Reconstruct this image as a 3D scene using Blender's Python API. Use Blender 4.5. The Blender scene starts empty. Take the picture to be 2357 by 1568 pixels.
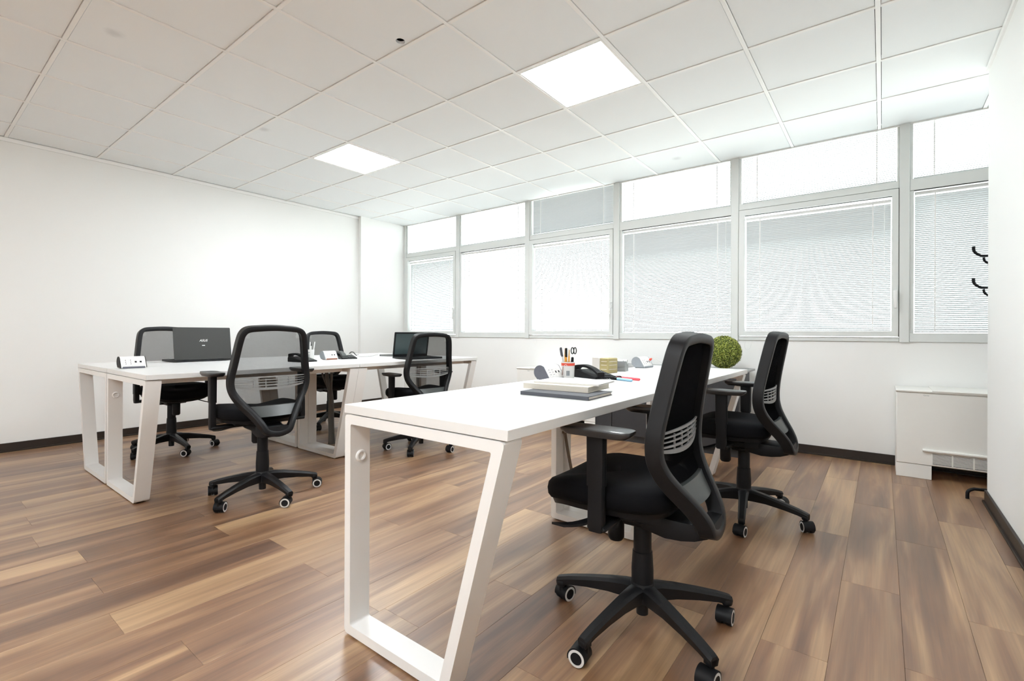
import bpy, math, random
import numpy as np
from mathutils import Matrix, Vector

random.seed(7)
scene = bpy.context.scene
COL = scene.collection
PI = math.pi
R = math.radians

# ------------------------------------------------------------------ camera
CAM = Vector((2.4221, -0.59, 1.0132))
F_PX, YAW, ROLL, CY = 1104.71, -0.6569, 0.0041, 768.29
CEIL = 2.642
fw = Vector((math.sin(YAW), math.cos(YAW), 0)); r0 = Vector((math.cos(YAW), -math.sin(YAW), 0)); u0 = Vector((0, 0, 1))
rt = r0 * math.cos(ROLL) + u0 * math.sin(ROLL); up = -r0 * math.sin(ROLL) + u0 * math.cos(ROLL)
cd = bpy.data.cameras.new('camera'); cam = bpy.data.objects.new('camera', cd); COL.objects.link(cam)
cam.matrix_world = Matrix(((rt.x, up.x, -fw.x, CAM.x), (rt.y, up.y, -fw.y, CAM.y), (rt.z, up.z, -fw.z, CAM.z), (0, 0, 0, 1)))
cd.sensor_fit = 'HORIZONTAL'; cd.sensor_width = 36.0; cd.lens = F_PX * 36.0 / 2357.0
cd.shift_y = -(784.0 - CY) / 2357.0; cd.clip_start = 0.02; cd.clip_end = 200
scene.camera = cam

# ------------------------------------------------------------------ world, exposure
SKY = 6.8
LAMP = 56.0
w = bpy.data.worlds.new('overcast_sky'); scene.world = w; w.use_nodes = True
wt = w.node_tree; bg = wt.nodes['Background']; bg.inputs[1].default_value = SKY
_tc = wt.nodes.new('ShaderNodeTexCoord'); _sx = wt.nodes.new('ShaderNodeSeparateXYZ'); _rp = wt.nodes.new('ShaderNodeValToRGB')
wt.links.new(_tc.outputs['Generated'], _sx.inputs[0])
_mr = wt.nodes.new('ShaderNodeMapRange'); _mr.inputs[1].default_value = -0.10; _mr.inputs[2].default_value = 0.02
wt.links.new(_sx.outputs['Z'], _mr.inputs[0]); wt.links.new(_mr.outputs[0], _rp.inputs[0]); wt.links.new(_rp.outputs[0], bg.inputs[0])
_rp.color_ramp.elements[0].color = (0.75, 0.76, 0.75, 1); _rp.color_ramp.elements[1].color = (0.94, 0.97, 1.0, 1)   # ground, overcast sky
scene.view_settings.view_transform = 'Standard'; scene.view_settings.look = 'None'
scene.view_settings.gamma = 1.0; scene.view_settings.exposure = 0.11; scene.view_settings.use_curve_mapping = False
cy = scene.cycles
cy.use_denoising = True; cy.max_bounces = 8; cy.diffuse_bounces = 5; cy.glossy_bounces = 4; cy.transmission_bounces = 6
cy.transparent_max_bounces = 24; cy.volume_bounces = 0; cy.sample_clamp_indirect = 6.0
cy.caustics_reflective = False; cy.caustics_refractive = False

# ------------------------------------------------------------------ materials
def new_mat(name):
    m = bpy.data.materials.new(name); m.use_nodes = True
    return m, m.node_tree, m.node_tree.nodes['Principled BSDF']

def mat(name, col, rough=0.5, metal=0.0, spec=0.5, var=0.04, scale=30.0, bump=0.0, bscale=400.0, coat=0.0):
    m, t, b = new_mat(name)
    n, l = t.nodes, t.links
    tc = n.new('ShaderNodeTexCoord'); no = n.new('ShaderNodeTexNoise'); no.inputs['Scale'].default_value = scale; no.inputs['Detail'].default_value = 3
    l.new(tc.outputs['Object'], no.inputs['Vector'])
    mx = n.new('ShaderNodeMixRGB'); mx.inputs[1].default_value = (*[c * (1 - var) for c in col], 1); mx.inputs[2].default_value = (*[min(1, c * (1 + var)) for c in col], 1)
    l.new(no.outputs['Fac'], mx.inputs[0]); l.new(mx.outputs[0], b.inputs['Base Color'])
    b.inputs['Roughness'].default_value = rough; b.inputs['Metallic'].default_value = metal
    b.inputs['Specular IOR Level'].default_value = spec; b.inputs['Coat Weight'].default_value = coat
    if bump > 0:
        n2 = n.new('ShaderNodeTexNoise'); n2.inputs['Scale'].default_value = bscale; n2.inputs['Detail'].default_value = 2
        l.new(tc.outputs['Object'], n2.inputs['Vector'])
        bp = n.new('ShaderNodeBump'); bp.inputs['Strength'].default_value = bump; bp.inputs['Distance'].default_value = 0.001
        l.new(n2.outputs['Fac'], bp.inputs['Height']); l.new(bp.outputs[0], b.inputs['Normal'])
    return m

M = {}
M['wall'] = mat('wall_paint', (0.875, 0.875, 0.86), 0.75, spec=0.25, var=0.012, scale=1.5, bump=0.15, bscale=250)
M['tile'] = mat('ceiling_tile', (0.885, 0.91, 0.92), 0.85, spec=0.2, var=0.012, scale=3.0, bump=0.2, bscale=500)
M['tbar'] = mat('grid_metal', (0.92, 0.915, 0.90), 0.5, spec=0.4, var=0.01)
M['void'] = mat('plenum_dark', (0.02, 0.015, 0.012), 0.9, spec=0.1)
M['base'] = mat('baseboard_dark', (0.020, 0.013, 0.009), 0.45, spec=0.4, var=0.2, scale=8)
M['white'] = mat('white_laminate', (0.79, 0.79, 0.78), 0.28, spec=0.5, var=0.008, scale=4)
M['leg'] = mat('white_powder_metal', (0.84, 0.835, 0.82), 0.38, spec=0.5, var=0.01, scale=10, bump=0.05, bscale=900)
M['alu'] = mat('window_frame', (0.70, 0.72, 0.705), 0.4, spec=0.45, var=0.012, scale=6)
M['dark_gap'] = mat('dark_gap', (0.03, 0.03, 0.03), 0.7)
M['slat'] = mat('blind_slat', (0.52, 0.535, 0.54), 0.5, spec=0.4, var=0.01)
M['cordw'] = mat('white_cord', (0.85, 0.85, 0.84), 0.7)
M['blk'] = mat('black_plastic', (0.005, 0.005, 0.006), 0.5, spec=0.2, var=0.15, bump=0.25, bscale=900)
M['blk2'] = mat('black_nylon', (0.006, 0.006, 0.007), 0.45, spec=0.26, var=0.15, bump=0.25, bscale=900)
M['pad'] = mat('arm_pad_plastic', (0.016, 0.016, 0.017), 0.28, spec=0.6, var=0.1)
M['fab'] = mat('black_fabric', (0.0035, 0.0035, 0.0045), 0.8, spec=0.10, var=0.2, scale=200, bump=0.35, bscale=1200)
M['gry'] = mat('grey_plastic', (0.04, 0.045, 0.044), 0.4, spec=0.45, var=0.05)
M['lum'] = mat('lumbar_grey', (0.22, 0.225, 0.225), 0.4, spec=0.5, var=0.04)
M['ring'] = mat('wheel_ring', (0.62, 0.62, 0.61), 0.5)
M['steel'] = mat('steel', (0.6, 0.6, 0.6), 0.25, metal=1.0, var=0.03)
M['slate'] = mat('slate_plastic', (0.105, 0.11, 0.135), 0.55, var=0.1, scale=60)
M['slate2'] = mat('pale_slate_plastic', (0.22, 0.24, 0.26), 0.5, var=0.08, scale=60)
M['pwht'] = mat('white_plastic', (0.80, 0.80, 0.79), 0.35, var=0.01)
M['lapt'] = mat('laptop_lid', (0.020, 0.020, 0.018), 0.45, spec=0.5, var=0.12, scale=120)
M['screen'] = mat('laptop_screen', (0.035, 0.055, 0.058), 0.3, spec=0.8, var=0.1)  # teal-grey of the reflection is put into the base colour
M['fcu'] = mat('fan_coil_white', (0.82, 0.81, 0.775), 0.45, spec=0.4, var=0.01)
M['cab'] = mat('charcoal_cabinet', (0.028, 0.028, 0.031), 0.5, spec=0.4, var=0.1, scale=10)
M['cabtop'] = mat('grey_cabinet_top', (0.35, 0.36, 0.36), 0.45, var=0.05)
M['red'] = mat('red', (0.62, 0.06, 0.03), 0.4); M['pinkred'] = mat('red_marker', (0.80, 0.08, 0.10), 0.4)
M['blue'] = mat('pale_blue_plastic', (0.33, 0.60, 0.80), 0.4)
M['orange'] = mat('pencil_orange', (0.70, 0.33, 0.04), 0.5, var=0.1)
M['woodtip'] = mat('pencil_wood', (0.62, 0.42, 0.22), 0.7)
M['olive'] = mat('olive_paper', (0.36, 0.30, 0.13), 0.55, var=0.08)
M['paper'] = mat('paper', (0.82, 0.81, 0.78), 0.8, var=0.02)
M['cream'] = mat('cream_pages', (0.70, 0.66, 0.58), 0.8, var=0.06, scale=300)
M['navy'] = mat('dark_cover', (0.06, 0.065, 0.08), 0.55, var=0.1)
M['smoke'] = mat('smoky_plastic', (0.16, 0.165, 0.165), 0.25, spec=0.6)
M['smoke2'] = mat('pale_smoky_plastic', (0.40, 0.41, 0.40), 0.25, spec=0.6)
M['cable'] = mat('grey_cable', (0.09, 0.085, 0.075), 0.6, var=0.1)
M['cableb'] = mat('brown_cable', (0.12, 0.085, 0.055), 0.6, var=0.1)
M['logo'] = mat('logo_silver', (0.85, 0.85, 0.83), 0.4)
M['dkbrown'] = mat('brown', (0.18, 0.06, 0.03), 0.5)

def glass_mat():
    m, t, b = new_mat('window_glass'); n, l = t.nodes, t.links
    n.remove(b); out = n['Material Output']
    tr = n.new('ShaderNodeBsdfTransparent'); tr.inputs[0].default_value = (0.95, 0.98, 0.97, 1)
    gl = n.new('ShaderNodeBsdfGlossy'); gl.inputs['Roughness'].default_value = 0.02
    mx = n.new('ShaderNodeMixShader'); mx.inputs[0].default_value = 0.06
    l.new(tr.outputs[0], mx.inputs[1]); l.new(gl.outputs[0], mx.inputs[2]); l.new(mx.outputs[0], out.inputs[0])
    return m
M['glass'] = glass_mat()

def mesh_mat():
    # knitted back fabric: a thin slab that absorbs what passes through it
    m, t, b = new_mat('back_mesh'); n, l = t.nodes, t.links
    n.remove(b); out = n['Material Output']
    tr = n.new('ShaderNodeBsdfTransparent'); df = n.new('ShaderNodeBsdfDiffuse'); df.inputs[0].default_value = (0.03, 0.03, 0.03, 1)
    tc = n.new('ShaderNodeTexCoord'); no = n.new('ShaderNodeTexNoise'); no.inputs['Scale'].default_value = 350; no.inputs['Detail'].default_value = 1
    l.new(tc.outputs['Object'], no.inputs['Vector'])
    mr = n.new('ShaderNodeMapRange'); mr.inputs[3].default_value = 0.08; mr.inputs[4].default_value = 0.24
    l.new(no.outputs['Fac'], mr.inputs[0])
    mx = n.new('ShaderNodeMixShader')
    l.new(mr.outputs[0], mx.inputs[0]); l.new(tr.outputs[0], mx.inputs[1]); l.new(df.outputs[0], mx.inputs[2]); l.new(mx.outputs[0], out.inputs['Surface'])
    va = n.new('ShaderNodeVolumeAbsorption'); va.inputs['Color'].default_value = (0, 0, 0, 1); va.inputs['Density'].default_value = 100
    l.new(va.outputs[0], out.inputs['Volume'])
    return m
M['mesh'] = mesh_mat()

def lamp_mat():
    m, t, b = new_mat('lamp_diffuser'); n, l = t.nodes, t.links
    b.inputs['Base Color'].default_value = (0.9, 0.9, 0.9, 1); b.inputs['Emission Color'].default_value = (0.925, 0.97, 1.0, 1)
    no = n.new('ShaderNodeTexNoise'); no.inputs['Scale'].default_value = 3
    mr = n.new('ShaderNodeMapRange'); mr.inputs[3].default_value = LAMP * 0.97; mr.inputs[4].default_value = LAMP * 1.03
    l.new(no.outputs['Fac'], mr.inputs[0]); l.new(mr.outputs[0], b.inputs['Emission Strength'])
    return m
M['lamp'] = lamp_mat()

def wood_mat():
    m, t, b = new_mat('wood_plank'); n, l = t.nodes, t.links
    tc = n.new('ShaderNodeTexCoord'); oi = n.new('ShaderNodeObjectInfo')
    off = n.new('ShaderNodeVectorMath'); off.operation = 'SCALE'; off.inputs[0].default_value = (13.7, 31.1, 7.3)
    l.new(oi.outputs['Random'], off.inputs['Scale'])
    ad = n.new('ShaderNodeVectorMath'); l.new(tc.outputs['Object'], ad.inputs[0]); l.new(off.outputs[0], ad.inputs[1])
    def noise(sx, sy, detail, dist=0.0, rough=0.55):
        mp = n.new('ShaderNodeMapping'); mp.inputs['Scale'].default_value = (sx, sy, 1)
        l.new(ad.outputs[0], mp.inputs['Vector'])
        no = n.new('ShaderNodeTexNoise'); no.inputs['Scale'].default_value = 1; no.inputs['Detail'].default_value = detail
        no.inputs['Distortion'].default_value = dist; no.inputs['Roughness'].default_value = rough
        l.new(mp.outputs[0], no.inputs['Vector']); return no
    big = noise(10, 0.75, 3, 0.7); grain = noise(150, 3.0, 3, 0.6); mid = noise(42, 1.0, 4, 0.8)
    ramp = n.new('ShaderNodeValToRGB'); cr = ramp.color_ramp
    cr.elements[0].position = 0.25; cr.elements[0].color = (0.085, 0.037, 0.018, 1)
    cr.elements[1].position = 0.78; cr.elements[1].color = (0.43, 0.272, 0.143, 1)
    e = cr.elements.new(0.5); e.color = (0.212, 0.107, 0.053, 1)
    # plank tone + in-plank drift
    s1 = n.new('ShaderNodeMath'); s1.operation = 'MULTIPLY_ADD'; s1.inputs[1].default_value = 0.24; s1.inputs[2].default_value = -0.07
    l.new(oi.outputs['Random'], s1.inputs[0])
    s2 = n.new('ShaderNodeMath'); s2.operation = 'MULTIPLY_ADD'; s2.inputs[1].default_value = 1.0
    l.new(big.outputs['Fac'], s2.inputs[0]); l.new(s1.outputs[0], s2.inputs[2])
    l.new(s2.outputs[0], ramp.inputs[0])
    r2 = n.new('ShaderNodeMapRange'); r2.inputs[1].default_value = 0.3; r2.inputs[2].default_value = 0.7; r2.inputs[3].default_value = 0.84; r2.inputs[4].default_value = 1.1
    l.new(grain.outputs['Fac'], r2.inputs[0])
    r3 = n.new('ShaderNodeMapRange'); r3.inputs[1].default_value = 0.3; r3.inputs[2].default_value = 0.7; r3.inputs[3].default_value = 0.84; r3.inputs[4].default_value = 1.12
    l.new(mid.outputs['Fac'], r3.inputs[0])
    mu = n.new('ShaderNodeMath'); mu.operation = 'MULTIPLY'; l.new(r2.outputs[0], mu.inputs[0]); l.new(r3.outputs[0], mu.inputs[1])
    sc = n.new('ShaderNodeVectorMath'); sc.operation = 'SCALE'; l.new(ramp.outputs[0], sc.inputs[0]); l.new(mu.outputs[0], sc.inputs['Scale'])
    # knots
    vo = n.new('ShaderNodeTexVoronoi'); mpv = n.new('ShaderNodeMapping'); mpv.inputs['Scale'].default_value = (3.2, 1.5, 1)
    l.new(ad.outputs[0], mpv.inputs['Vector']); l.new(mpv.outputs[0], vo.inputs['Vector']); vo.inputs['Scale'].default_value = 1
    kr = n.new('ShaderNodeMapRange'); kr.inputs[1].default_value = 0.02; kr.inputs[2].default_value = 0.10; kr.inputs[3].default_value = 0.5; kr.inputs[4].default_value = 1.0
    l.new(vo.outputs['Distance'], kr.inputs[0])
    sk = n.new('ShaderNodeVectorMath'); sk.operation = 'SCALE'; l.new(sc.outputs[0], sk.inputs[0]); l.new(kr.outputs[0], sk.inputs['Scale'])
    l.new(sk.outputs[0], b.inputs['Base Color'])
    rr = n.new('ShaderNodeMapRange'); rr.inputs[3].default_value = 0.34; rr.inputs[4].default_value = 0.48
    l.new(grain.outputs['Fac'], rr.inputs[0]); l.new(rr.outputs[0], b.inputs['Roughness'])
    b.inputs['Specular IOR Level'].default_value = 0.8; b.inputs['Coat Weight'].default_value = 0.4; b.inputs['Coat Roughness'].default_value = 0.32
    bp = n.new('ShaderNodeBump'); bp.inputs['Strength'].default_value = 0.12; bp.inputs['Distance'].default_value = 0.002
    l.new(grain.outputs['Fac'], bp.inputs['Height']); l.new(bp.outputs[0], b.inputs['Normal'])
    return m
M['wood'] = wood_mat()
M['joint'] = mat('floor_joint', (0.05, 0.027, 0.015), 0.8)

def leaf_mat():
    m, t, b = new_mat('box_leaf'); n, l = t.nodes, t.links
    ge = n.new('ShaderNodeNewGeometry'); ramp = n.new('ShaderNodeValToRGB'); cr = ramp.color_ramp
    cr.elements[0].position = 0.0; cr.elements[0].color = (0.07, 0.10, 0.008, 1)
    cr.elements[1].position = 1.0; cr.elements[1].color = (0.58, 0.60, 0.16, 1)
    e = cr.elements.new(0.55); e.color = (0.24, 0.30, 0.035, 1)
    l.new(ge.outputs['Random Per Island'], ramp.inputs[0]); l.new(ramp.outputs[0], b.inputs['Base Color'])
    b.inputs['Roughness'].default_value = 0.35
    return m
M['leaf'] = leaf_mat()
M['core'] = mat('plant_core', (0.06, 0.085, 0.014), 0.9)

def stained_tile(p):
    m, t, b = new_mat('ceiling_tile_smudged'); n, l = t.nodes, t.links
    tc = n.new('ShaderNodeTexCoord'); no = n.new('ShaderNodeTexNoise'); no.inputs['Scale'].default_value = 30
    l.new(tc.outputs['Object'], no.inputs['Vector'])
    vs = n.new('ShaderNodeVectorMath'); vs.operation = 'DISTANCE'; vs.inputs[1].default_value = (p[0], p[1], 0)
    l.new(tc.outputs['Object'], vs.inputs[0])
    ma = n.new('ShaderNodeMath'); ma.operation = 'MULTIPLY_ADD'; ma.inputs[1].default_value = 0.03; l.new(no.outputs['Fac'], ma.inputs[0]); l.new(vs.outputs['Value'], ma.inputs[2])
    mr = n.new('ShaderNodeMapRange'); mr.interpolation_type = 'SMOOTHSTEP'; mr.inputs[1].default_value = 0.02; mr.inputs[2].default_value = 0.075; mr.inputs[3].default_value = 0.85; mr.inputs[4].default_value = 1.0
    l.new(ma.outputs[0], mr.inputs[0])
    sc = n.new('ShaderNodeVectorMath'); sc.operation = 'SCALE'; sc.inputs[0].default_value = (0.885, 0.91, 0.92)
    l.new(mr.outputs[0], sc.inputs['Scale']); l.new(sc.outputs[0], b.inputs['Base Color'])
    b.inputs['Roughness'].default_value = 0.85; b.inputs['Specular IOR Level'].default_value = 0.2
    return m

# ------------------------------------------------------------------ mesh builder
class MB:
    def __init__(s): s.v = []; s.f = []; s.mi = []
    def add(s, vs, fs, m=0, T=None):
        b = len(s.v)
        s.v += [tuple(T @ Vector(v)) for v in vs] if T is not None else [tuple(v) for v in vs]
        s.f += [tuple(b + i for i in f) for f in fs]; s.mi += [m] * len(fs)
        return s
    def box(s, x0, x1, y0, y1, z0, z1, m=0, T=None, b=0.0):
        if b <= 0:
            vs = [(x, y, z) for x in (x0, x1) for y in (y0, y1) for z in (z0, z1)]
            fs = [(0, 1, 3, 2), (4, 6, 7, 5), (0, 4, 5, 1), (2, 3, 7, 6), (0, 2, 6, 4), (1, 5, 7, 3)]
            return s.add(vs, fs, m, T)
        b = min(b, (x1 - x0) * .49, (y1 - y0) * .49, (z1 - z0) * .49)
        c = ((x0 + x1) / 2, (y0 + y1) / 2, (z0 + z1) / 2); h = ((x1 - x0) / 2, (y1 - y0) / 2, (z1 - z0) / 2)
        vs = []; idx = {}
        for sx in (-1, 1):
            for sy in (-1, 1):
                for sz in (-1, 1):
                    sg = (sx, sy, sz)
                    for a in range(3):
                        p = [c[k] + sg[k] * (h[k] if k == a else h[k] - b) for k in range(3)]
                        idx[(sg, a)] = len(vs); vs.append(tuple(p))
        fs = []
        for a in range(3):
            o1, o2 = (a + 1) % 3, (a + 2) % 3
            for sa in (-1, 1):
                q = []
                for s1, s2 in ((-1, -1), (1, -1), (1, 1), (-1, 1)):
                    sg = [0, 0, 0]; sg[a] = sa; sg[o1] = s1; sg[o2] = s2; q.append(idx[(tuple(sg), a)])
                fs.append(tuple(q if sa > 0 else q[::-1]))
            # edges along axis a
            for s1 in (-1, 1):
                for s2 in (-1, 1):
                    g0 = [0, 0, 0]; g0[a] = -1; g0[o1] = s1; g0[o2] = s2; g1 = list(g0); g1[a] = 1
                    q = [idx[(tuple(g0), o1)], idx[(tuple(g1), o1)], idx[(tuple(g1), o2)], idx[(tuple(g0), o2)]]
                    fs.append(tuple(q if s1 * s2 < 0 else q[::-1]))
        for sx in (-1, 1):
            for sy in (-1, 1):
                for sz in (-1, 1):
                    q = [idx[((sx, sy, sz), a)] for a in range(3)]
                    fs.append(tuple(q if sx * sy * sz > 0 else q[::-1]))
        return s.add(vs, fs, m, T)
    def prism(s, poly, a0, a1, axis='y', m=0, T=None, capm=None):
        # poly: list of (p,q) ; axis y -> (x,z), axis x -> (y,z), axis z -> (x,y)
        def P(p, a): return {'y': (p[0], a, p[1]), 'x': (a, p[0], p[1]), 'z': (p[0], p[1], a)}[axis]
        n = len(poly); vs = [P(p, a0) for p in poly] + [P(p, a1) for p in poly]
        s.add(vs, [(i, (i + 1) % n, n + (i + 1) % n, n + i) for i in range(n)], m, T)
        s.add(vs, [tuple(range(n))[::-1], tuple(range(n, 2 * n))], m if capm is None else capm, T)
        return s
    def ring(s, outer, inner, a0, a1, axis='y', m=0, T=None):
        def P(p, a): return {'y': (p[0], a, p[1]), 'x': (a, p[0], p[1]), 'z': (p[0], p[1], a)}[axis]
        n = len(outer); vs = [P(p, a0) for p in outer] + [P(p, a0) for p in inner] + [P(p, a1) for p in outer] + [P(p, a1) for p in inner]
        fs = []
        for i in range(n):
            j = (i + 1) % n
            fs += [(i, j, n + j, n + i), (2 * n + j, 2 * n + i, 3 * n + i, 3 * n + j), (j, i, 2 * n + i, 2 * n + j), (n + i, n + j, 3 * n + j, 3 * n + i)]
        return s.add(vs, fs, m, T)
    def lathe(s, prof, n=24, m=0, T=None, ms=None, close=True):
        # prof: (r,z) list along z axis
        k = len(prof); vs = []; fs = []; mm = []
        for (r, z) in prof:
            for i in range(n):
                a = 2 * PI * i / n; vs.append((r * math.cos(a), r * math.sin(a), z))
        for j in range(k - 1):
            for i in range(n):
                fs.append((j * n + i, j * n + (i + 1) % n, (j + 1) * n + (i + 1) % n, (j + 1) * n + i)); mm.append(ms[j] if ms else m)
        if close:
            fs += [tuple(range(n))[::-1], tuple(range((k - 1) * n, k * n))]; mm += [ms[0] if ms else m, ms[-1] if ms else m]
        b = len(s.mi); s.add(vs, fs, m, T); s.mi[b:] = mm
        return s
    def tube(s, pts, r, n=8, m=0, T=None, closed=False):
        pts = [Vector(p) for p in pts]; k = len(pts); rs = r if isinstance(r, (list, tuple)) else [r] * k
        vs = []; fs = []; prev = None
        for i, p in enumerate(pts):
            if closed: t = pts[(i + 1) % k] - pts[i - 1]
            else: t = (pts[min(i + 1, k - 1)] - pts[max(i - 1, 0)])
            t.normalize()
            if prev is None:
                a = Vector((0, 0, 1)) if abs(t.z) < .9 else Vector((1, 0, 0)); nx = t.cross(a).normalized()
            else: nx = (prev - t * prev.dot(t)).normalized()
            prev = nx; ny = t.cross(nx)
            for q in range(n):
                an = 2 * PI * q / n; vs.append(tuple(p + (nx * math.cos(an) + ny * math.sin(an)) * rs[i]))
        for i in range(k if closed else k - 1):
            j = (i + 1) % k
            for q in range(n): fs.append((i * n + q, i * n + (q + 1) % n, j * n + (q + 1) % n, j * n + q))
        if not closed: fs += [tuple(range(n))[::-1], tuple(range((k - 1) * n, k * n))]
        return s.add(vs, fs, m, T)
    def loft(s, secs, m=0, T=None, closed=False, cap=True):
        n = len(secs[0]); k = len(secs); vs = [v for c in secs for v in c]; fs = []
        for i in range(k if closed else k - 1):
            j = (i + 1) % k
            for q in range(n): fs.append((i * n + q, i * n + (q + 1) % n, j * n + (q + 1) % n, j * n + q))
        if cap and not closed: fs += [tuple(range(n))[::-1], tuple(range((k - 1) * n, k * n))]
        return s.add(vs, fs, m, T)
    def mesh(s, name, smooth=True, ang=38):
        me = bpy.data.meshes.new(name); me.from_pydata(s.v, [], s.f); me.update()
        me.polygons.foreach_set('material_index', s.mi)
        if smooth:
            me.polygons.foreach_set('use_smooth', [True] * len(me.polygons)); me.set_sharp_from_angle(angle=R(ang))
        import bmesh
        b = bmesh.new(); b.from_mesh(me); bmesh.ops.recalc_face_normals(b, faces=b.faces[:]); b.to_mesh(me); b.free()
        return me
    def build(s, name, mats, parent=None, smooth=True, loc=None, rz=0, **kw):
        me = s.mesh(name, smooth, **kw)
        for x in (mats if isinstance(mats, (list, tuple)) else [mats]): me.materials.append(M[x] if isinstance(x, str) else x)
        return link(name, me, parent, loc, rz)

def link(name, me, parent=None, loc=None, rz=0, mw=None):
    o = bpy.data.objects.new(name, me); COL.objects.link(o)
    if parent is not None: o.parent = parent
    if mw is not None: o.matrix_local = mw
    else:
        if loc: o.location = loc
        if rz: o.rotation_euler = (0, 0, rz)
    return o
def tag(o, label=None, cat=None, group=None, kind=None):
    if label: o['label'] = label
    if cat: o['category'] = cat
    if group: o['group'] = group
    if kind: o['kind'] = kind
    return o
def thing(name, label, cat, loc=(0, 0, 0), rz=0, group=None):
    o = bpy.data.objects.new(name, None); COL.objects.link(o); o.location = loc; o.rotation_euler = (0, 0, rz); o.empty_display_size = 0.1
    return tag(o, label, cat, group)
def struct(o): o['kind'] = 'structure'; return o
def stuff(o): o['kind'] = 'stuff'; return o
def fillet(poly, rad, seg=3):
    out = []; n = len(poly)
    for i in range(n):
        p = Vector(poly[i]); a = Vector(poly[i - 1]) - p; b = Vector(poly[(i + 1) % n]) - p
        r = min(rad, a.length * .45, b.length * .45); p0 = p + a.normalized() * r; p1 = p + b.normalized() * r
        for k in range(seg + 1):
            t = k / seg; out.append(tuple(p0.lerp(p, t).lerp(p.lerp(p1, t), t)))
    return out
def catmull(pts, sub=4, closed=False):
    pts = [Vector(p) for p in pts]; n = len(pts); out = []
    for i in range(n if closed else n - 1):
        g = (lambda k: pts[k % n]) if closed else (lambda k: pts[max(0, min(n - 1, k))])
        p0, p1, p2, p3 = g(i - 1), g(i), g(i + 1), g(i + 2)
        for k in range(sub):
            t = k / sub
            out.append(0.5 * ((2 * p1) + (p2 - p0) * t + (2 * p0 - 5 * p1 + 4 * p2 - p3) * t * t + (3 * p1 - p0 - 3 * p2 + p3) * t ** 3))
    if not closed: out.append(pts[-1])
    return out
def text_mesh(s, size, depth=0.0006, shear=0.0):
    c = bpy.data.curves.new('t', 'FONT'); c.body = s; c.size = size; c.extrude = depth; c.align_x = 'CENTER'; c.align_y = 'CENTER'; c.shear = shear
    o = bpy.data.objects.new('t', c); COL.objects.link(o)
    bpy.context.view_layer.update()
    me = bpy.data.meshes.new_from_object(o.evaluated_get(bpy.context.evaluated_depsgraph_get()))
    bpy.data.objects.remove(o); bpy.data.curves.remove(c)
    me.materials.clear()
    return me

# ================================================================== SETTING
XL, YW, XR, YN = -3.41, 4.21, 2.93, -3.7
XF = 4.3            # far right end behind the partition
YR = 3.48           # end of the right partition
# floor: slab and single planks
fl = struct(MB().box(XL - .1, XF + .1, YN - .1, YW + .2, -0.06, -0.0025).build('floor', 'joint', smooth=False))
PW, PL, G = 0.188, 1.16, 0.0003
cache = {}
ystart = []; x = 2.48
while x > XL: x -= PW
known = {0: 1.30, 1: 1.75, -8: 0.525, -7: 0.93}
while x < XF:
    k = round((x - 2.48) / PW)
    y = known.get(k, (k * 0.6180339 * 1.9 + 0.37 * (k % 3)) % 1 * PL)
    while y > -1.9: y -= PL
    y += PL if y < -2.6 else 0
    ystart.append((x, y))
    while y < YW:
        a0, a1 = max(x, XL), min(x + PW, XF); b0, b1 = y, min(y + PL, YW)
        if a1 - a0 > .01 and b1 - b0 > .03:
            key = (round(a1 - a0, 3), round(b1 - b0, 3))
            if key not in cache:
                cache[key] = MB().box(-key[0] / 2 + G, key[0] / 2 - G, -key[1] / 2 + G, key[1] / 2 - G, -0.012, 0, b=0.0005).mesh('plank')
                cache[key].materials.append(M['wood'])
            link('plank', cache[key], fl, ((a0 + a1) / 2, (b0 + b1) / 2, 0))
        y += PL
    x += PW

rest = MB()      # boards behind the camera, joined
for x, y in ystart:
    while y > YN:
        a0, a1 = max(x, XL), min(x + PW, XF); b1 = y; b0 = max(y - PL, YN)
        if a1 - a0 > .01 and b1 - b0 > .01: rest.box(a0 + G, a1 - G, b0 + G, b1 - G, -0.012, 0)
        y -= PL
stuff(rest.build('planks', 'wood', fl, smooth=False))
# walls
def wall(name, *b): return struct(MB().box(*b).build(name, 'wall', smooth=False))
wall('wall_left', XL - .15, XL, YN - .15, YW + .2, 0, 2.95)
wall('wall_pier', XL, XL + .06, 3.43, YW + .1, 0, 2.95)
wall('wall_near', XL, XF, YN - .15, YN, 0, 2.95)
wall('wall_right', XR, XR + .12, YN, YR, 0, 2.95)
wall('wall_recess', XF, XF + .15, YN, YW + .2, 0, 2.95)
wf = wall('wall_far', XL, XF, YW, YW + .16, 0, 0.962)
MB().box(XL, XF, YW, YW + .16, 2.69, 2.95).build('lintel', 'wall', wf, smooth=False)
def skirt(name, b, lip):
    o = MB().box(*b, b=0.002); o.box(*lip, b=0.002)
    return struct(o.build(name, 'base'))
SK, ST = 0.075, 0.013
skirt('baseboard_left', (XL, XL + ST, YN, 3.43, 0.012, SK), (XL, XL + ST + .01, YN, 3.43, 0, 0.014))
skirt('baseboard_pier', (XL + .06, XL + .06 + ST, 3.43 - ST, YW, 0.012, SK), (XL + .06, XL + .07 + ST, 3.42 - ST, YW, 0, 0.014))
skirt('baseboard_far', (XL + .06, XF, YW - ST, YW, 0.012, SK), (XL + .06, XF, YW - ST - .01, YW, 0, 0.014))
skirt('baseboard_right', (XR - ST, XR, YN, YR, 0.012, SK), (XR - ST - .01, XR, YN, YR, 0, 0.014))
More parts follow.
